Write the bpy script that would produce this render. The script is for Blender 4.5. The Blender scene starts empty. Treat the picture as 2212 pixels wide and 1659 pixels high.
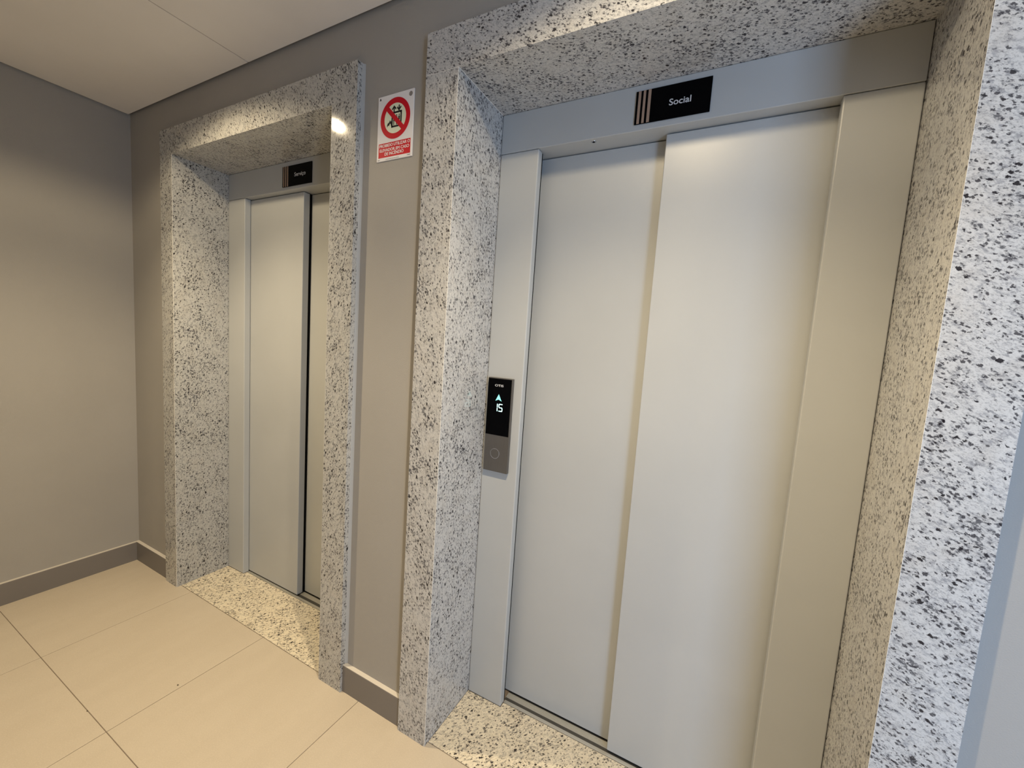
import bpy, bmesh, math, random
from mathutils import Vector, Matrix
S = bpy.context.scene
C = S.collection
random.seed(7)

# ------------------------------------------------------------------ camera
FPX = 880.84                      # focal length in pixels of the 2212 px wide frame
cam_d = bpy.data.cameras.new('camera')
cam_d.sensor_width = 36.0
cam_d.lens = 36.0 * FPX / 2212.0
cam_d.clip_start = 0.01
cam = bpy.data.objects.new('camera', cam_d)
C.objects.link(cam)
RX, ROLL, RZ = 1.4755, 0.0671, 0.4744
cam.matrix_world = (Matrix.Translation((2.8526, -1.0323, 1.3544)) @ Matrix.Rotation(RZ, 4, 'Z')
                    @ Matrix.Rotation(RX, 4, 'X') @ Matrix.Rotation(ROLL, 4, 'Z'))
S.camera = cam

# ------------------------------------------------------------------ world, light, exposure
S.view_settings.view_transform = 'Standard'
S.view_settings.look = 'None'
S.view_settings.gamma = 1.0
S.view_settings.use_curve_mapping = False
S.view_settings.exposure = 0.0
w = bpy.data.worlds.new('world'); S.world = w; w.use_nodes = True
wbg = w.node_tree.nodes['Background']
wbg.inputs[0].default_value = (0.62, 0.78, 1.0, 1); wbg.inputs[1].default_value = 0.2

LAMP_COL = (1.0, 0.815, 0.535)
LAMPS_W = ((112, 1.0, 121.0), (147, .30, 18.0))   # each downlight: lens beam and wide spill (full cone in degrees, blend, watts)
LAMPS = [(1.0, -0.505), (2.645, -0.515)]
DAY_COL = (0.47, 0.67, 1.0)
DAY_W = 49.0
ROOM_X, ROOM_Y, HC = 5.0, -1.70, 2.400
WIN = (4.12, 4.90, 0.20, 1.75)     # window opening in the front wall, behind and right of the camera: x0, x1, z0, z1
ld = bpy.data.lights.new('daylight', 'AREA'); ld.shape = 'RECTANGLE'
ld.size = WIN[1] - WIN[0]; ld.size_y = WIN[3] - WIN[2]
ld.energy = DAY_W; ld.color = DAY_COL
lo = bpy.data.objects.new('daylight', ld); C.objects.link(lo)
lo.matrix_world = Matrix.Translation(((WIN[0] + WIN[1]) / 2, ROOM_Y - 0.03, (WIN[2] + WIN[3]) / 2)) @ Matrix.Rotation(math.pi / 2, 4, 'X')

for lx, ly in LAMPS:
    for cone, blend, watts in LAMPS_W:
        sd = bpy.data.lights.new('downlight_beam', 'SPOT'); sd.energy = watts; sd.color = LAMP_COL
        sd.spot_size = math.radians(cone); sd.spot_blend = blend; sd.shadow_soft_size = 0.018
        so = bpy.data.objects.new('downlight_beam', sd); C.objects.link(so); so.location = (lx, ly, HC - .004)

# ------------------------------------------------------------------ materials
def new_mat(name):
    m = bpy.data.materials.new(name); m.use_nodes = True
    nt = m.node_tree; b = nt.nodes['Principled BSDF']
    return m, nt, b
def plain(name, col, rough=0.5, metal=0.0, spec=0.5, emis=None, estr=0.0):
    m, nt, b = new_mat(name)
    b.inputs['Base Color'].default_value = (*col, 1)
    b.inputs['Roughness'].default_value = rough
    b.inputs['Metallic'].default_value = metal
    b.inputs['Specular IOR Level'].default_value = spec
    if emis:
        b.inputs['Emission Color'].default_value = (*emis, 1)
        b.inputs['Emission Strength'].default_value = estr
    return m
class NT:
    """short-hand for wiring shader nodes"""
    def __init__(s, nt): s.nt = nt
    def n(s, t, **k):
        o = s.nt.nodes.new(t)
        for a, v in k.items():
            if a.startswith('i_'): o.inputs[a[2:].replace('_', ' ')].default_value = v
            else: setattr(o, a, v)
        return o
    def l(s, a, b): s.nt.links.new(a, b)
    def math(s, op, a, b=None, c=None, clamp=False):
        o = s.nt.nodes.new('ShaderNodeMath'); o.operation = op; o.use_clamp = clamp
        for i, v in enumerate((a, b, c)):
            if v is None: continue
            if isinstance(v, (int, float)): o.inputs[i].default_value = v
            else: s.l(v, o.inputs[i])
        return o.outputs[0]
    def noise(s, vec, scale, detail=3, rough=0.5, out='Fac'):
        o = s.n('ShaderNodeTexNoise'); s.l(vec, o.inputs['Vector'])
        o.inputs['Scale'].default_value = scale; o.inputs['Detail'].default_value = detail
        o.inputs['Roughness'].default_value = rough
        return o.outputs[out]
    def ramp(s, fac, a, b, smooth=True):
        o = s.n('ShaderNodeMapRange', interpolation_type='SMOOTHSTEP' if smooth else 'LINEAR')
        s.l(fac, o.inputs[0]); o.inputs[1].default_value = a; o.inputs[2].default_value = b
        return o.outputs[0]
    def mix(s, fac, a, b):
        o = s.n('ShaderNodeMix', data_type='RGBA')
        if isinstance(fac, (int, float)): o.inputs[0].default_value = fac
        else: s.l(fac, o.inputs[0])
        for i, v in ((6, a), (7, b)):
            if isinstance(v, tuple): o.inputs[i].default_value = (*v, 1)
            else: s.l(v, o.inputs[i])
        return o.outputs[2]

def granite(name, seed, rot, tint=(1, 1, 1)):
    m, nt, b = new_mat(name); k = NT(nt)
    tc = k.n('ShaderNodeTexCoord')
    mp = k.n('ShaderNodeMapping'); k.l(tc.outputs['Object'], mp.inputs[0])
    mp.inputs['Location'].default_value = seed
    P = mp.outputs[0]
    # warp, so that the grains get ragged outlines
    wn = k.n('ShaderNodeTexNoise'); k.l(P, wn.inputs['Vector']); wn.inputs['Scale'].default_value = 210; wn.inputs['Detail'].default_value = 4
    sub = k.n('ShaderNodeVectorMath', operation='SUBTRACT'); k.l(wn.outputs['Color'], sub.inputs[0]); sub.inputs[1].default_value = (.5, .5, .5)
    sc = k.n('ShaderNodeVectorMath', operation='SCALE'); k.l(sub.outputs[0], sc.inputs[0]); sc.inputs['Scale'].default_value = 0.0085
    ad = k.n('ShaderNodeVectorMath', operation='ADD'); k.l(P, ad.inputs[0]); k.l(sc.outputs[0], ad.inputs[1])
    # stretched copy: the minerals lie along one direction
    ms = k.n('ShaderNodeMapping', vector_type='TEXTURE'); k.l(ad.outputs[0], ms.inputs[0])
    ms.inputs['Rotation'].default_value = rot; ms.inputs['Scale'].default_value = (1.75, .95, .87)
    W = ms.outputs[0]
    mr = k.n('ShaderNodeMapping', vector_type='TEXTURE'); k.l(P, mr.inputs[0])
    mr.inputs['Rotation'].default_value = rot; mr.inputs['Scale'].default_value = (1.9, .95, .85)
    Wn = mr.outputs[0]
    cl = k.noise(P, 14, 3, .6)                      # where dark minerals gather
    cls = k.math('SUBTRACT', cl, .5)
    def specks(scale, soft, hi, keep, cgain):
        v = k.n('ShaderNodeTexVoronoi', feature='F1'); k.l(W, v.inputs['Vector']); v.inputs['Scale'].default_value = scale
        sp = k.n('ShaderNodeSeparateColor'); k.l(v.outputs['Color'], sp.inputs[0])
        r = k.math('ADD', sp.outputs[0], k.math('MULTIPLY', cls, cgain))
        on = k.ramp(r, keep, keep + .15)
        rad = k.math('MULTIPLY', on, k.math('MULTIPLY_ADD', sp.outputs[1], .6, .5))
        d = k.math('SUBTRACT', k.math('MULTIPLY', rad, hi), v.outputs['Distance'])
        return k.ramp(d, -soft, soft)
    big = specks(122, .09, .44, .80, .5)
    mid = specks(185, .12, .49, .60, 1.1)
    # ragged, half-sunk streaks
    sn = k.noise(Wn, 125, 6, .70)
    streak = k.ramp(k.math('ADD', sn, k.math('MULTIPLY', cls, .30)), .555, .655)
    fine = k.ramp(k.noise(Wn, 380, 3, .65), .50, .66)
    grey = k.ramp(k.noise(Wn, 120, 6, .72), .47, .66)
    cream = k.ramp(k.noise(P, 22, 3, .55), .45, .75)
    base = k.mix(grey, (.70, .69, .66), (.38, .38, .385))
    base = k.mix(k.math('MULTIPLY', cream, .22), base, (.50, .44, .36))
    c = k.mix(k.math('MULTIPLY', fine, .45), base, (.23, .22, .225))
    c = k.mix(k.math('MULTIPLY', streak, .84), c, (.055, .055, .066))
    c = k.mix(k.math('MULTIPLY', mid, .88), c, (.034, .030, .038))
    c = k.mix(k.math('MULTIPLY', big, .95), c, (.012, .008, .012))
    mul = k.n('ShaderNodeMix', data_type='RGBA', blend_type='MULTIPLY'); mul.inputs[0].default_value = 1
    k.l(c, mul.inputs[6]); mul.inputs[7].default_value = (*tint, 1)
    k.l(mul.outputs[2], b.inputs['Base Color'])
    b.inputs['Roughness'].default_value = 0.08
    b.inputs['Specular IOR Level'].default_value = 0.45
    return m
M = {}
M['granite_a'] = granite('polished_granite', (3.1, .4, 7.7), (.25, .45, .3), (.86, .86, .87))
M['granite_b'] = granite('polished_granite_lot', (13.7, 5.2, 1.9), (.3, 1.0, .2), (.80, .80, .79))
M['granite_c'] = granite('threshold_granite', (23.7, 9.2, 4.9), (.1, .2, .9), (1.10, 1.00, .82))
M['granite_a2'] = granite('polished_granite_upright', (5.3, 2.2, 1.1), (.2, 1.20, .35), (.86, .86, .87))
M['granite_b2'] = granite('polished_granite_upright_lot', (8.8, 7.1, 3.6), (.2, -1.15, .4), (.80, .80, .79))

def paint(name, col, rough, bump=0.0, bscale=900, spec=.5):
    m, nt, b = new_mat(name); k = NT(nt)
    tc = k.n('ShaderNodeTexCoord')
    n = k.noise(tc.outputs['Object'], 3.0, 4)
    c = k.mix(k.ramp(n, .3, .7), tuple(v * .975 for v in col), tuple(min(1, v * 1.02) for v in col))
    k.l(c, b.inputs['Base Color']); b.inputs['Roughness'].default_value = rough
    b.inputs['Specular IOR Level'].default_value = spec
    if bump:
        bn = k.n('ShaderNodeBump'); bn.inputs['Strength'].default_value = bump; bn.inputs['Distance'].default_value = .001
        k.l(k.noise(tc.outputs['Object'], bscale, 2), bn.inputs['Height']); k.l(bn.outputs[0], b.inputs['Normal'])
    return m
M['wall'] = paint('greige_wall_paint', (.39, .368, .335), .75, .35, 350, .3)
M['skirt'] = paint('greige_baseboard_paint', (.205, .185, .168), .5, .1, 300, .4)
M['skirt_top_lit'] = plain('lamplit_baseboard_top', (.60, .56, .50), .5)  # lamp light falling on the baseboard top, painted in as a paler colour
M['ceil'] = paint('ceiling_paint', (.86, .83, .80), .9, .15, 300, .2)
M['tape'] = plain('darker_joint_tape', (.52, .47, .42), .9)  # darker than the boards, so the joint line shows
M['void'] = plain('dark_plenum', (.02, .018, .016), .9)
M['door'] = paint('pearl_grey_powder_coat', (.49, .50, .495), .36, .10, 1400, .6)
M['steel'] = plain('aluminium_sill', (.66, .64, .58), .42, .75)
M['groove'] = plain('dark_groove', (.10, .095, .085), .45, .6)  # groove metal, darker than the sill lip and ribs
M['black'] = plain('gloss_black_acrylic', (.0015, .0015, .002), .10, spec=.05)
M['gap'] = plain('shaft_darkness', (.004, .004, .004), .9, spec=.1)
M['white'] = plain('pale_caulk', (.42, .42, .41), .5)
M['filler'] = plain('cream_joint_filler', (.85, .82, .76), .4)
M['grout'] = plain('tile_grout', (.20, .155, .115), .85)
M['copper'] = plain('copper_stripe', (.50, .36, .28), .38, .55)
M['letter'] = plain('silver_lettering', (.62, .62, .64), .4)
M['glow'] = plain('display_segments', (.1, .2, .2), .4, emis=(.62, 1.0, .95), estr=2.2)
M['cyan'] = plain('display_arrow', (.1, .2, .2), .4, emis=(.30, .88, .78), estr=1.2)
M['sign_white'] = plain('sign_white', (.90, .87, .86), .45, spec=.12)
M['sign_cream'] = plain('sign_photoluminescent', (.84, .88, .66), .35)
M['sign_red'] = plain('sign_red', (.64, .008, .022), .45, spec=.12)
M['ink'] = plain('sign_ink', (.015, .015, .015), .45, spec=.12)
M['holo'] = plain('holographic_seal', (.32, .30, .30), .3, .6)
M['trim'] = plain('lamp_trim_white', (.8, .8, .78), .4)
M['diff'] = plain('lamp_diffuser', (.8, .8, .8), .5, emis=LAMP_COL, estr=60.0)
M['frame'] = plain('window_frame_aluminium', (.75, .75, .75), .4, .3)
M['dirt'] = plain('dirt', (.05, .035, .02), .8)
M['chrome'] = plain('chrome_ring', (.7, .7, .72), .15, 1.0)

def brushed(name, col, rough):
    m, nt, b = new_mat(name); k = NT(nt)
    tc = k.n('ShaderNodeTexCoord'); mp = k.n('ShaderNodeMapping'); k.l(tc.outputs['Object'], mp.inputs[0])
    mp.inputs['Scale'].default_value = (400, 400, 8)
    n = k.noise(mp.outputs[0], 3, 3)
    c = k.mix(n, tuple(v * .8 for v in col), tuple(min(1, v * 1.15) for v in col))
    k.l(c, b.inputs['Base Color']); b.inputs['Metallic'].default_value = .8; b.inputs['Roughness'].default_value = rough
    return m
M['brushed'] = brushed('brushed_stainless', (.20, .187, .175), .38)

def glass(name):
    m = bpy.data.materials.new(name); m.use_nodes = True; nt = m.node_tree; nt.nodes.clear(); k = NT(nt)
    o = k.n('ShaderNodeOutputMaterial'); t = k.n('ShaderNodeBsdfTransparent'); g = k.n('ShaderNodeBsdfGlossy'); g.inputs['Roughness'].default_value = .02
    f = k.n('ShaderNodeFresnel'); mx = k.n('ShaderNodeMixShader')
    k.l(f.outputs[0], mx.inputs[0]); k.l(t.outputs[0], mx.inputs[1]); k.l(g.outputs[0], mx.inputs[2]); k.l(mx.outputs[0], o.inputs[0])
    return m
M['glass'] = glass('clear_glass')

def tile_mat():
    m, nt, b = new_mat('beige_porcelain'); k = NT(nt)
    oi = k.n('ShaderNodeObjectInfo'); tc = k.n('ShaderNodeTexCoord')
    mp = k.n('ShaderNodeMapping'); k.l(tc.outputs['Object'], mp.inputs[0])
    cb = k.n('ShaderNodeCombineXYZ'); k.l(k.math('MULTIPLY', oi.outputs['Random'], 40), cb.inputs[0]); k.l(cb.outputs[0], mp.inputs['Location'])
    mp.inputs['Rotation'].default_value = (0, 0, .25); mp.inputs['Scale'].default_value = (5.0, 1.2, 1)
    n1 = k.noise(mp.outputs[0], 2.2, 5, .55)
    n2 = k.noise(tc.outputs['Object'], 260, 3, .7)
    c = k.mix(k.ramp(n1, .35, .68), (.535, .465, .37), (.515, .445, .352))
    n3 = k.noise(tc.outputs['Object'], 34, 5, .65)
    c = k.mix(k.math('MULTIPLY', k.ramp(n3, .42, .68), .30), c, (.49, .425, .335))
    c = k.mix(k.math('MULTIPLY', k.ramp(n2, .42, .70), .30), c, (.67, .59, .48))
    k.l(c, b.inputs['Base Color'])
    b.inputs['Roughness'].default_value = .30; b.inputs['Specular IOR Level'].default_value = .42
    bn = k.n('ShaderNodeBump'); bn.inputs['Strength'].default_value = .12; bn.inputs['Distance'].default_value = .001
    k.l(n2, bn.inputs['Height']); k.l(bn.outputs[0], b.inputs['Normal'])
    return m
M['tile'] = tile_mat()

# ------------------------------------------------------------------ mesh helpers
def link(name, bm, mat, parent=None, **props):
    me = bpy.data.meshes.new(name)
    if mat not in ('letter', 'ink', 'sign_white'): bmesh.ops.recalc_face_normals(bm, faces=bm.faces)
    bm.to_mesh(me); bm.free()
    if mat: me.materials.append(M[mat])
    o = bpy.data.objects.new(name, me); C.objects.link(o)
    if parent is not None:
        o.parent = parent
        off, q = Vector((0, 0, 0)), parent
        while q is not None: off += q.location; q = q.parent
        me.transform(Matrix.Translation(-off))       # meshes are drawn in world coordinates, stored in the thing's own
    for a, v in props.items(): o[a] = v
    return o
def thing(name, loc, label, cat, group=None):
    o = bpy.data.objects.new(name, None); C.objects.link(o); o.location = loc
    o['label'] = label; o['category'] = cat
    if group: o['group'] = group
    return o
def add_box(bm, x0, x1, y0, y1, z0, z1, bev=0.0, seg=2):
    r = bmesh.ops.create_cube(bm, size=1)
    vs = r['verts']
    for v in vs:
        v.co = Vector(((x0 + x1) / 2 + v.co.x * (x1 - x0), (y0 + y1) / 2 + v.co.y * (y1 - y0), (z0 + z1) / 2 + v.co.z * (z1 - z0)))
    if bev:
        es = list({e for v in vs for e in v.link_edges})
        bmesh.ops.bevel(bm, geom=es, offset=bev, segments=seg, profile=.5, affect='EDGES')
def box(x0, x1, y0, y1, z0, z1, bev=0.0, seg=2):
    bm = bmesh.new(); add_box(bm, x0, x1, y0, y1, z0, z1, bev, seg); return bm
def holed(axis, u, v, a, b, holes):
    """slab with rectangular holes; axis = thickness axis, u/v = ranges of the other two (in xyz order)"""
    us = sorted({u[0], u[1], *[h[0] for h in holes], *[h[1] for h in holes]})
    vs = sorted({v[0], v[1], *[h[2] for h in holes], *[h[3] for h in holes]})
    bm = bmesh.new(); cache = {}
    def vert(p, q, t):
        key = (p, q, t)
        if key not in cache:
            co = {'x': (t, p, q), 'y': (p, t, q), 'z': (p, q, t)}[axis]
            cache[key] = bm.verts.new(co)
        return cache[key]
    def solid(i, j):
        if i < 0 or j < 0 or i >= len(us) - 1 or j >= len(vs) - 1: return False
        cu, cv = (us[i] + us[i + 1]) / 2, (vs[j] + vs[j + 1]) / 2
        return not any(h[0] < cu < h[1] and h[2] < cv < h[3] for h in holes)
    for i in range(len(us) - 1):
        for j in range(len(vs) - 1):
            if not solid(i, j): continue
            p0, p1, q0, q1 = us[i], us[i + 1], vs[j], vs[j + 1]
            for t in (a, b): bm.faces.new([vert(p0, q0, t), vert(p1, q0, t), vert(p1, q1, t), vert(p0, q1, t)])
            if not solid(i - 1, j): bm.faces.new([vert(p0, q0, a), vert(p0, q1, a), vert(p0, q1, b), vert(p0, q0, b)])
            if not solid(i + 1, j): bm.faces.new([vert(p1, q0, a), vert(p1, q1, a), vert(p1, q1, b), vert(p1, q0, b)])
            if not solid(i, j - 1): bm.faces.new([vert(p0, q0, a), vert(p1, q0, a), vert(p1, q0, b), vert(p0, q0, b)])
            if not solid(i, j + 1): bm.faces.new([vert(p0, q1, a), vert(p1, q1, a), vert(p1, q1, b), vert(p0, q1, b)])
    return bm
def prism_y(bm, pts, y0, y1):
    """outline in x,z pushed from y0 (front) to y1"""
    f = [bm.verts.new((x, y0, z)) for x, z in pts]; g = [bm.verts.new((x, y1, z)) for x, z in pts]
    bm.faces.new(f); bm.faces.new(g[::-1])
    n = len(pts)
    for i in range(n): bm.faces.new([f[i], g[i], g[(i + 1) % n], f[(i + 1) % n]])
def prism_x(bm, pts, x0, x1):
    """outline in y,z pushed along x"""
    f = [bm.verts.new((x0, y, z)) for y, z in pts]; g = [bm.verts.new((x1, y, z)) for y, z in pts]
    bm.faces.new(f); bm.faces.new(g[::-1])
    n = len(pts)
    for i in range(n): bm.faces.new([f[i], g[i], g[(i + 1) % n], f[(i + 1) % n]])
def prism_z(bm, pts, z0, z1):
    f = [bm.verts.new((x, y, z0)) for x, y in pts]; g = [bm.verts.new((x, y, z1)) for x, y in pts]
    bm.faces.new(f); bm.faces.new(g[::-1])
    n = len(pts)
    for i in range(n): bm.faces.new([f[i], g[i], g[(i + 1) % n], f[(i + 1) % n]])
def ring_y(bm, cx, cz, ro, ri, y0, y1, n=64):
    """flat ring (or disc when ri == 0) facing -y"""
    A = [(math.cos(2 * math.pi * i / n), math.sin(2 * math.pi * i / n)) for i in range(n)]
    if ri <= 0:
        prism_y(bm, [(cx + ro * c, cz + ro * s) for c, s in A], y0, y1); return
    q = [[bm.verts.new((cx + r * c, y, cz + r * s)) for c, s in A] for r, y in ((ro, y0), (ri, y0), (ri, y1), (ro, y1))]
    for k in range(4):
        for i in range(n): bm.faces.new([q[k][i], q[k][(i + 1) % n], q[(k + 1) % 4][(i + 1) % n], q[(k + 1) % 4][i]])
def lathe_z(bm, cx, cy, prof, n=48):
    rings = [[bm.verts.new((cx + r * math.cos(2 * math.pi * i / n), cy + r * math.sin(2 * math.pi * i / n), z)) for i in range(n)] for r, z in prof]
    for a, b in zip(rings, rings[1:]):
        for i in range(n): bm.faces.new([a[i], a[(i + 1) % n], b[(i + 1) % n], b[i]])
def text_bm(s, x0, x1, z0, z1, y, thick=.0003, bold=0.0, fat=0.0):
    """lettering fitted to the box x0..x1, z0..z1 on a plane facing -y"""
    cu = bpy.data.curves.new('lettering', 'FONT'); cu.body = s; cu.offset = bold; cu.fill_mode = 'BOTH'; cu.dimensions = '2D'; cu.resolution_u = 5
    o = bpy.data.objects.new('tmp_text', cu); C.objects.link(o)
    dg = bpy.context.evaluated_depsgraph_get(); dg.update()
    me = bpy.data.meshes.new_from_object(o.evaluated_get(dg))
    bpy.data.objects.remove(o); bpy.data.curves.remove(cu)
    bm = bmesh.new(); bm.from_mesh(me); bpy.data.meshes.remove(me)
    xs = [v.co.x for v in bm.verts]; ys = [v.co.y for v in bm.verts]
    a, b, c, d = min(xs), max(xs), min(ys), max(ys)
    sx = (x1 - x0) / (b - a); sz = (z1 - z0) / (d - c)
    for v in bm.verts:
        v.co = Vector((x0 + (v.co.x - a) * sx, y - thick, z0 + (v.co.y - c) * sz))
    if fat:                                     # heavier weight: the same outlines again, shifted a hair
        src = bm.faces[:]
        for i, (dx, dz) in enumerate(((-fat, 0), (fat, 0), (0, fat * .6), (0, -fat * .6))):
            r = bmesh.ops.duplicate(bm, geom=src)
            for v in [g for g in r['geom'] if isinstance(g, bmesh.types.BMVert)]: v.co += Vector((dx, -2e-6 * (i + 1), dz))
    return bm

# ------------------------------------------------------------------ measured layout (metres)
PP = -0.0264                                  # front of the granite, proud of the wall at y = 0
ZO, ZT = 2.131, 2.249                         # opening height, top of the granite
ZH = 2.003                                    # underside of the door header
DOORS = {
 'service': dict(out=(.369, 1.691), inn=(.4791, 1.5703), D=.2198, post=(.6245, 1.4245), pd=.031,
                 front=(.600, 1.0376), back=(1.000, 1.45), yf=.252, yb=.2965, sill=(.241, .254, .259, .270, .294)),
 'social': dict(out=(1.9802, 3.3085), inn=(2.0976, 3.1896), D=.2375, post=(2.242, 3.0403), pd=.030,
                front=(2.6341, 3.065), back=(2.218, 2.67), yf=.2785, yb=.3145, sill=(.262, .275, .275, .288, .3125)),
}
# ------------------------------------------------------------------ the room
holes = [(d['inn'][0] - .0266, d['inn'][1] + .0266, 0.0, ZO + .0266) for d in DOORS.values()]
link('wall_back', holed('y', (-.15, ROOM_X + .15), (0.0, 2.56), 0.0, .20, holes), 'wall', kind='structure')
link('wall_left', box(-.15, 0.0, ROOM_Y - .15, 0.0, 0, 2.56), 'wall', kind='structure')
link('wall_front', holed('y', (-.15, ROOM_X + .15), (0.0, 2.56), ROOM_Y - .15, ROOM_Y, [WIN]), 'wall', kind='structure')
link('wall_right', box(ROOM_X, ROOM_X + .15, ROOM_Y, 0.0, 0, 2.56), 'wall', kind='structure')
# window behind the camera (daylight comes in here)
wf = bmesh.new(); y0, y1, z0, z1 = WIN
for a in ((y0, y0 + .05, z0, z1), (y1 - .05, y1, z0, z1), (y0 + .05, y1 - .05, z0, z0 + .05), (y0 + .05, y1 - .05, z1 - .05, z1), ((y0 + y1) / 2 - .025, (y0 + y1) / 2 + .025, z0 + .05, z1 - .05)):
    add_box(wf, a[0], a[1], ROOM_Y - .09, ROOM_Y - .05, a[2], a[3])
win = link('window_1', wf, 'frame', kind='structure')
for a, b in ((y0 + .05, (y0 + y1) / 2 - .025), ((y0 + y1) / 2 + .025, y1 - .05)):
    link('pane', box(a, b, ROOM_Y - .073, ROOM_Y - .067, z0 + .05, z1 - .05), 'glass', win)
# ceiling: plenum slab and plasterboards hung 12 mm clear of the walls
ceil = link('ceiling', box(-.15, ROOM_X + .15, ROOM_Y - .15, .2, 2.56, 2.60), 'void', kind='structure')
G = .012; JX = 1.0560
lh = [(x - .036, x + .036, y - .036, y + .036) for x, y in LAMPS]
link('board', holed('z', (G, JX - .0028), (ROOM_Y + G, -G), HC, HC + .0125, lh[:1]), 'ceil', ceil)
link('board', holed('z', (JX + .0028, ROOM_X - G), (ROOM_Y + G, -G), HC, HC + .0125, lh[1:]), 'ceil', ceil)
link('joint_tape', box(JX - .0028, JX + .0028, ROOM_Y + G, -.026, HC + .0010, HC + .004), 'tape', ceil)
link('perimeter_channel', holed('z', (0, ROOM_X), (ROOM_Y, 0), HC + .05, HC + .053, []), 'void', ceil)
# floor: screed with grout, every tile laid on it
TH = .009
floor = link('floor', box(-.15, ROOM_X + .15, ROOM_Y - .15, .45, -.10, -.0012), 'grout', kind='structure')
JY0, JX0, TP, HG = -.5216, .5788, .5998, .0011
xs = [0.0] + [JX0 + TP * i for i in range(8) if JX0 + TP * i < ROOM_X] + [ROOM_X]; ys = [ROOM_Y, JY0 - TP, JY0, -.0066]
for j in range(len(ys) - 1):
    for i in range(len(xs) - 1):
        if xs[i + 1] - xs[i] < .01: continue
        if ys[j + 1] - ys[j] < .01: continue
        top = ys[j + 1] - (HG if j < len(ys) - 2 else 0)
        link('tile', box(xs[i] + HG, xs[i + 1] - HG, ys[j] + HG, top, -TH, 0.0, .0005, 1), 'tile', floor)
# baseboards with a rounded top arris, three runs along the elevator wall
BH, BT = .105, .017
prof = [(0, 0), (-BT, 0), (-BT, BH - .0025), (-BT + .0008, BH - .0008), (-BT + .0025, BH), (0, BH)]
for x0, x1 in ((0.0, .369), (1.691, 1.9802), (3.3085, ROOM_X)):
    bm = bmesh.new(); prism_x(bm, prof, x0, x1); bb = link('baseboard_back', bm, 'skirt', kind='structure')
    link('lit_top_edge', box(x0 + .0002, x1 - .0002, -BT + .001, -.0002, BH - .0004, BH + .0004), 'skirt_top_lit', bb)
bm = bmesh.new()
pr = [(-y, z) for y, z in prof]
f = [bm.verts.new((x, ROOM_Y, z)) for x, z in pr]; g = [bm.verts.new((x, -BT, z)) for x, z in pr]
bm.faces.new(f); bm.faces.new(g[::-1])
for i in range(len(pr)): bm.faces.new([f[i], g[i], g[(i + 1) % len(pr)], f[(i + 1) % len(pr)]])
bl = link('baseboard_left', bm, 'skirt', kind='structure')
link('lit_top_edge', box(.0002, BT - .001, ROOM_Y + .001, -BT, BH - .0004, BH + .0004), 'skirt_top_lit', bl)

# ------------------------------------------------------------------ granite portals
def portal(key, label, mat):
    d = DOORS[key]; a, e = d['out']; b, c = d['inn']; D = d['D']
    t = thing('granite_portal', ((b + c) / 2, 0, 0), label, 'door surround')
    up = mat + '2'                                   # the uprights are cut along the grain
    J = .0010 if key == 'social' else .0003
    T = -PP; zt = ZO - J / 2
    def slab(name, pts, z0, z1, m):
        bm = bmesh.new(); prism_z(bm, pts, z0, z1)
        bmesh.ops.bevel(bm, geom=[ed for ed in bm.edges], offset=.0004, segments=1, affect='EDGES')
        return link(name, bm, m, t)
    slab('jamb_slab', [(a, PP), (b, PP), (b - T, 0), (a, 0)], 0, zt, up)
    slab('jamb_slab', [(c, PP), (e, PP), (e, 0), (c + T, 0)], 0, zt, mat if key == 'social' else up)
    slab('reveal_slab', [(b, PP), (b, .40), (b - T, .40), (b - T, 0)], 0, ZO, up)
    slab('reveal_slab', [(c, PP), (c + T, 0), (c + T, .40), (c, .40)], 0, ZO, up)
    bm = bmesh.new(); prism_x(bm, [(PP, ZO), (PP, ZT), (0, ZT), (0, ZO + T)], b - T, c + T)
    for x0, x1 in ((a, b - T), (c + T, e)): prism_x(bm, [(PP, ZO), (PP, ZT), (0, ZT), (0, ZO)], x0, x1)
    link('lintel_slab', bm, mat, t)
    bm = bmesh.new(); prism_x(bm, [(PP, ZO), (0, ZO + T), (.40, ZO + T), (.40, ZO)], b - T, c + T)
    link('soffit_slab', bm, mat, t)
    # pale resin in the mitres
    w = .0006
    w = .0010
    link('mitre_joint', box(b - w, b + .0001, PP - .0001, PP + w, .001, ZO), 'filler', t)
    link('mitre_joint', box(c - .0001, c + .0004, PP - .0001, PP + .0004, .001, ZO), 'filler', t)
    if key == 'social':
        link('corner_joint', box(b - .0001, b + .0010, PP, D - .001, ZO - .0011, ZO + .0001), 'filler', t)
        link('head_joint', box(a + .0003, b - w, PP - .0001, PP + .001, ZO - J / 2, ZO + J / 2), 'filler', t)
    # bead of caulk between stone and wall
    bm = bmesh.new(); prism_z(bm, [(e, -.008), (e, 0), (e + .008, 0), (e + .0038, -.0034)], .106, ZT - .001); link('caulk_bead', bm, 'white', t)
    bm = bmesh.new(); prism_z(bm, [(a, -.006), (a - .005, 0), (a, 0)], .106, ZT - .001); link('caulk_bead', bm, 'wall', t)
    return t
portal('service', 'speckled grey granite surround of the service elevator, beside the left wall', 'granite_b')
portal('social', 'big speckled granite surround of the social elevator, its right jamb bright and nearest', 'granite_a')
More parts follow.
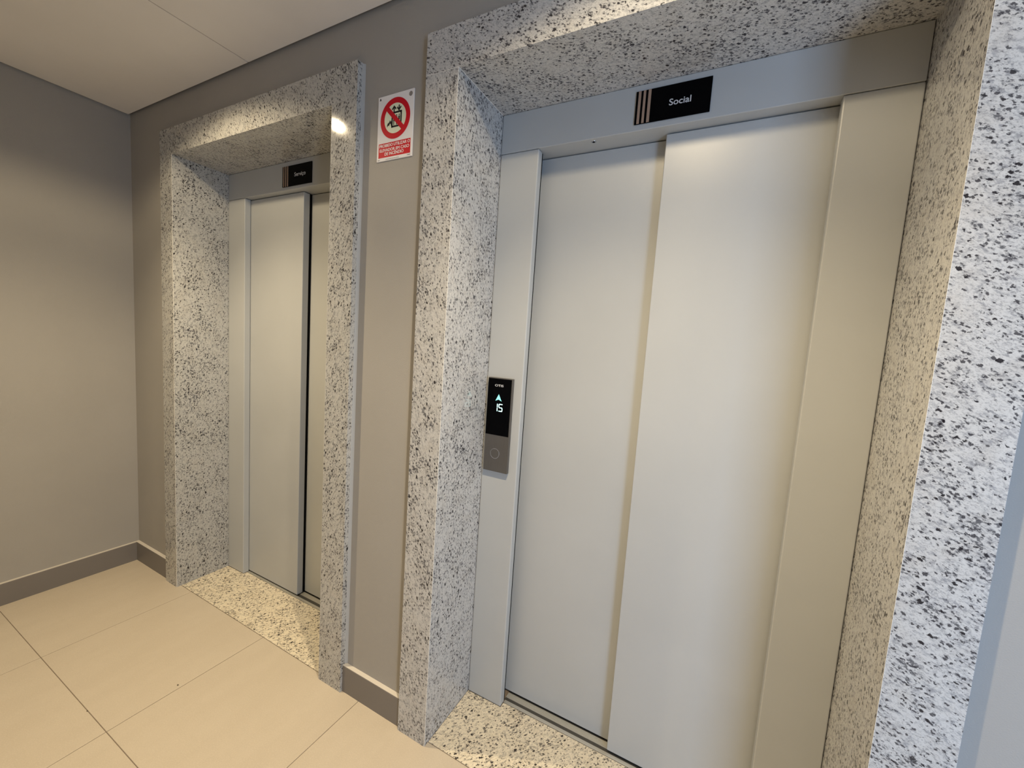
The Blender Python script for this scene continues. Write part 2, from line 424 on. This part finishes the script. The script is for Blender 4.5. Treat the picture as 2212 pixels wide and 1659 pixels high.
def threshold(key, label):
    d = DOORS[key]; b, c = d['inn']; p0, p1 = d['post']; s = d['sill'][0] - .0012
    bm = bmesh.new()
    prism_z(bm, [(b + .0008, -.0045), (c - .0008, -.0045), (c - .0008, d['D'] - .0001), (p1 - .001, d['D'] - .0001), (p1 - .001, s), (p0 + .001, s), (p0 + .001, d['D'] - .0001), (b + .0008, d['D'] - .0001)], -.0011, .0012)
    bmesh.ops.bevel(bm, geom=[e for e in bm.edges if all(v.co.z > 0 for v in e.verts)], offset=.0006, segments=1, affect='EDGES')
    o = link('granite_threshold', bm, 'granite_c')
    o['label'] = label; o['category'] = 'threshold'
threshold('service', 'cream speckled granite floor slab in front of the service elevator doors')
threshold('social', 'cream speckled granite floor slab in front of the social elevator doors')

# ------------------------------------------------------------------ elevator doors
def elevator(key, label):
    d = DOORS[key]; b, c = d['inn']; D = d['D']; p0, p1 = d['post']; s0, s1, g0, g1, r1 = d['sill']
    t = thing('elevator_door', ((b + c) / 2, D, 0), label, 'elevator door')
    e = .0012
    # folded header: front sheet and the return under it
    link('header', box(b + e, c - e, D, .35, ZH, ZO - .0008, .0022, 3), 'door', t)
    yb = max(d['yf'], d['yb'])
    for q, (x0, x1) in enumerate(((b + e, p0), (p1, c - e))):
        link('post', box(x0, x1, D, D + d['pd'], .0014, ZH - .0014, .0035, 3), 'door', t)
        # black strip painting in the shade of the slot the panel runs in
        sx = (x0, x1 - .003) if q == 0 else (x0 + .003, x1)
        link('slot_shade', box(sx[0], sx[1], D + d['pd'] + .0003, yb - .0006 if False else min(d['yf'], d['yb']) - .0012, .0014, ZH - .0014), 'gap', t)
    H = ZH - .0035
    fx, bx = d['front'], d['back']
    link('door_panel', box(fx[0], fx[1], d['yf'], d['yf'] + .032, .007, H, .0025, 3), 'door', t)
    link('door_panel', box(bx[0], bx[1], d['yb'], d['yb'] + .026, .007, H, .0015, 2), 'door', t)
    # black strip filling the gap between the two leaves
    if key == 'service':
        link('leaf_gap_strip', box(fx[1] - .02, fx[1] - .001, d['yf'] + .033, d['yb'] - .0005, .007, H), 'gap', t)
    else:
        link('leaf_gap_strip', box(fx[0] + .001, fx[0] + .02, d['yf'] + .0325, d['yb'] - .0004, .007, H), 'gap', t)
    # added near-black backing, its colour stands in for the unlit shaft
    link('dark_backing', box(b + e, c - e, .345, .35, .0, ZH), 'gap', t)
    # extruded aluminium sill
    sx0, sx1 = p0 + .001, p1 - .001
    bm = bmesh.new()
    add_box(bm, sx0, sx1, s0, s1 - (.0 if s1 < g0 else .0), -.001, .0022, .0004, 1)
    sill = link('sill', bm, 'steel', t)
    link('sill_groove', box(p0 - .004, p1 + .004, s1, d['yb'] + .02, -.0011, -.0004), 'groove', sill)
    n = 5; st = (r1 - g1) / n
    for i in range(n):
        y = g1 + st * i
        link('rib', box(p0 - .0028, p1 + .0028, y + .0005, y + st - .0005, -.001, .0022, .0005, 1), 'steel', sill)
    return t
elevator('service', 'pearl grey sliding elevator doors on the left, under the Serviço sign')
soc = elevator('social', 'large pearl grey sliding elevator doors on the right, under the Social sign')
# small round sensor under the social header
bm = bmesh.new(); lathe_z(bm, 2.421, .256, [(.0001, ZH - .0006), (.0040, ZH - .0006), (.0042, ZH - .0014), (.0072, ZH - .0016), (.0078, ZH - .0004), (.0078, ZH + .0005)], 32)
sn = link('sensor_ring', bm, 'chrome', soc)
bm = bmesh.new(); lathe_z(bm, 2.421, .256, [(.0001, ZH - .0017), (.0041, ZH - .0017), (.0043, ZH - .0004)], 24); link('sensor_lens', bm, 'black', sn)

# ------------------------------------------------------------------ door signs
def door_sign(x0, x1, z0, z1, yw, stripes, text, tb, label):
    t = thing('door_sign', ((x0 + x1) / 2, yw, z0), label, 'sign', 'black plates naming each elevator')
    y = yw - .004
    link('plate', box(x0, x1, y, yw - .0002, z0, z1, .0006, 2), 'black', t)
    for a, b in stripes: link('stripe', box(a, b, y - .0006, y + .0001, z0 + .0008, z1 - .0008), 'copper', t)
    link('lettering', text_bm(text, *tb, y - .00005, .0004, .012), 'letter', t)
    return t
door_sign(2.5465, 2.7474, 2.0197, 2.1108, .2375, [(2.5530, 2.5605), (2.5668, 2.5738), (2.5805, 2.5885)], 'Social', (2.640, 2.6975, 2.0545, 2.0722),
          'black nameplate with copper stripes reading Social, on the right elevator header')
door_sign(.9317, 1.1385, 2.0165, 2.1078, .2198, [(.9385, .9455), (.9525, .9600), (.9665, .9745)], 'Serviço', (1.0195, 1.0980, 2.0515, 2.0735),
          'black nameplate with copper stripes reading Serviço, on the left elevator header')

# ------------------------------------------------------------------ call panel with floor display
X0, X1, Z0, Z1, YF = 2.1125, 2.2100, .8965, 1.2355, .2235
cp = thing('call_panel', ((X0 + X1) / 2, .2375, Z0), 'slim stainless call panel with black display showing an arrow and 15', 'elevator button panel')
link('housing', box(X0, X1, YF, .2373, Z0, Z1, .0010, 2), 'brushed', cp)
gl = link('display_glass', box(X0 + .0005, 2.2068, YF - .0008, YF + .001, 1.0300, Z1 - .0030, .0004, 1), 'black', cp)
yg = YF - .0009
link('lettering', text_bm('OTIS', 2.1410, 2.1755, 1.2045, 1.2125, yg, .0002, .02), 'letter', gl)
bm = bmesh.new(); prism_y(bm, [(2.1590, 1.1780), (2.1715, 1.1535), (2.1590, 1.1590), (2.1465, 1.1535)], yg - .0002, yg); link('arrow', bm, 'cyan', gl)
def seg(bm, x0, x1, z0, z1):
    h = min(x1 - x0, z1 - z0) / 2
    if x1 - x0 > z1 - z0: pts = [(x0, (z0 + z1) / 2), (x0 + h, z0), (x1 - h, z0), (x1, (z0 + z1) / 2), (x1 - h, z1), (x0 + h, z1)]
    else: pts = [((x0 + x1) / 2, z0), (x1, z0 + h), (x1, z1 - h), ((x0 + x1) / 2, z1), (x0, z1 - h), (x0, z0 + h)]
    prism_y(bm, pts, yg - .0002, yg)
tk = .0030; zt_, zb_ = 1.1440, 1.1165; zm = (zt_ + zb_) / 2
bm = bmesh.new(); seg(bm, 2.1540, 2.1570, zm + .0003, zt_); seg(bm, 2.1540, 2.1570, zb_, zm - .0003); link('digit', bm, 'glow', gl)
bm = bmesh.new(); L, R_ = 2.1606, 2.1768
seg(bm, L + .0006, R_, zt_ - tk, zt_); seg(bm, L, L + tk, zm + .0003, zt_ - .0008); seg(bm, L + .0012, R_ - .0012, zm - tk / 2, zm + tk / 2)
seg(bm, R_ - tk, R_, zb_ + .0008, zm - .0003); seg(bm, L, R_ - .0006, zb_, zb_ + tk); link('digit', bm, 'glow', gl)
bx_, bz_ = 2.1572, .9630
btn = bmesh.new(); ring_y(btn, bx_, bz_, .0165, 0, YF - .0012, YF + .001, 48); bo = link('button', btn, 'brushed', cp)
bm = bmesh.new(); ring_y(bm, bx_, bz_, .0185, .0170, YF - .0010, YF + .001, 48); link('button_ring', bm, 'chrome', bo)

# ------------------------------------------------------------------ fire notice between the portals
fs = thing('fire_notice', (1.8405, 0, 1.9246), 'white and red notice between the portals with a crossed-out elevator', 'sign')
fx0, fx1, fz0, fz1 = 1.7650, 1.9160, 1.9250, 2.1265
link('board', box(fx0, fx1, -.0030, -.0001, fz0, fz1, .0004, 1), 'sign_white', fs)
y = -.0031
CX, CZ, RO, RI = 1.8405, 2.0510, .0625, .0460
bm = bmesh.new(); ring_y(bm, CX, CZ, RI + .001, 0, y - .0001, y + .0002, 64); link('cream_disc', bm, 'sign_cream', fs)
bm = bmesh.new()
for x0, x1, z0, z1 in ((1.8250, 1.8305, 2.0240, 2.0705), (1.8625, 1.8680, 2.0240, 2.0705), (1.8250, 1.8680, 2.0655, 2.0710), (1.8250, 1.8680, 2.0235, 2.0290)):
    add_box(bm, x0, x1, y - .0003, y, z0, z1)
for cx in (1.8355, 1.8465, 1.8572):                       # three passengers
    ring_y(bm, cx, 2.0590, .0023, 0, y - .0003, y, 16)
    prism_y(bm, [(cx - .0032, 2.0555), (cx + .0032, 2.0555), (cx + .0030, 2.0440), (cx + .0018, 2.0420), (cx + .0015, 2.0300), (cx - .0015, 2.0300), (cx - .0018, 2.0420), (cx - .0030, 2.0440)], y - .0003, y)
for cx, up in ((1.8350, 1), (1.8560, -1)):               # arrows
    zc = 2.0805
    add_box(bm, cx - .0023, cx + .0023, y - .0003, y, zc - .0095, zc + .0080)
    for sgn in (-1, 1):
        tip = zc + up * .0100
        pts = [(cx, tip), (cx + sgn * .0095, tip - up * .0100), (cx + sgn * .0070, tip - up * .0145), (cx, tip - up * .0062)]
        prism_y(bm, pts, y - .00031, y)
prism_y(bm, [(1.8080, 2.0270), (1.8065, 2.0330), (1.8090, 2.0385), (1.8120, 2.0420), (1.8130, 2.0385), (1.8165, 2.0440), (1.8190, 2.0490), (1.8205, 2.0430), (1.8240, 2.0455), (1.8250, 2.0400), (1.8262, 2.0330), (1.8240, 2.0285), (1.8225, 2.0350), (1.8195, 2.0380), (1.8165, 2.0340), (1.8150, 2.0300), (1.8125, 2.0330), (1.8100, 2.0310)], y - .0003, y)
link('pictogram', bm, 'ink', fs)
bm = bmesh.new(); ring_y(bm, CX, CZ, RO, RI, y - .0006, y, 80); link('prohibition_ring', bm, 'sign_red', fs)
bm = bmesh.new(); q = RI + .004; hw = .0072; s2 = math.sqrt(.5)
a, b = (CX - q * s2, CZ + q * s2), (CX + q * s2, CZ - q * s2)
prism_y(bm, [(a[0] - hw * s2, a[1] - hw * s2), (b[0] - hw * s2, b[1] - hw * s2), (b[0] + hw * s2, b[1] + hw * s2), (a[0] + hw * s2, a[1] + hw * s2)], y - .00058, y)
link('prohibition_bar', bm, 'sign_red', fs)
rp = link('caption_panel', box(1.7730, 1.9085, y - .0002, y + .0001, 1.9355, 1.9800), 'sign_red', fs)
for s, x0, x1, z1 in (('PROIBIDO UTILIZAR O', 1.7765, 1.9060, 1.9768), ('ELEVADOR EM CASO', 1.7785, 1.9035, 1.9628), ('DE INCÊNDIO', 1.8010, 1.8810, 1.9502)):
    h = .0092 if 'Ê' not in s else .0122
    link('lettering', text_bm(s, x0, x1, z1 - .0094, z1 - .0094 + h, y - .0003, .00006, 0.0, .00034), 'sign_white', rp)
link('maker_mark', text_bm('TAG', 1.8960, 1.9085, 1.9290, 1.9325, y, .0002, .02), 'ink', fs)
bm = bmesh.new(); x = 1.806
for i in range(14):
    ww = random.uniform(.002, .0052); add_box(bm, x, x + ww, y - .0001, y, 1.9283, 1.9295); x += ww + .0010
add_box(bm, 1.770, 1.7745, y - .0001, y, 1.9285, 1.9300); add_box(bm, 1.7755, 1.779, y - .0001, y, 1.9285, 1.9300)
link('fine_print', bm, 'ink', fs, kind='stuff')
bm = bmesh.new(); ring_y(bm, 1.9025, 2.1125, .0072, 0, y - .0001, y, 32); link('seal', bm, 'holo', fs)
bm = bmesh.new(); prism_y(bm, [(1.7705, 2.1165), (1.7745, 2.1225), (1.7785, 2.1165)], y - .0001, y); add_box(bm, 1.7705, 1.7785, y - .0001, y, 2.1145, 2.1155); link('printed_mark', bm, 'ink', fs)

# ------------------------------------------------------------------ downlights (above the frame, they light the hall)
places = ('over the service elevator', 'over the social elevator')
for (x, y), pl in zip(LAMPS, places):
    t = thing('ceiling_downlight', (x, y, HC), 'small round recessed warm downlight ' + pl, 'ceiling light', 'recessed downlights along the hall')
    bm = bmesh.new(); lathe_z(bm, x, y, [(.036, HC + .020), (.0345, HC - .001), (.036, HC - .003), (.054, HC - .003), (.056, HC - .0002)], 48); link('trim_ring', bm, 'trim', t)
    bm = bmesh.new(); lathe_z(bm, x, y, [(.036, HC + .020), (.036, HC + .045), (.0001, HC + .045)], 48); link('lamp_body', bm, 'trim', t)
    bm = bmesh.new(); lathe_z(bm, x, y, [(.0001, HC + .013), (.028, HC + .013), (.029, HC + .016), (.0001, HC + .018)], 32); link('diffuser', bm, 'diff', t)

# ------------------------------------------------------------------ crumbs on the floor
for x, y, r, lab in ((1.161, -.315, .0040, 'tiny dark crumb lying on the beige tile beside the joint'), (1.031, -.523, .0028, 'tiny dark crumb lodged in the long tile joint near the frame bottom')):
    bm = bmesh.new(); bmesh.ops.create_icosphere(bm, subdivisions=1, radius=r)
    for v in bm.verts: v.co = Vector((x + v.co.x * random.uniform(.7, 1.3), y + v.co.y * random.uniform(.5, 1.), .0009 + v.co.z * .22))
    o = link('crumb', bm, 'dirt'); o['label'] = lab; o['category'] = 'crumb'
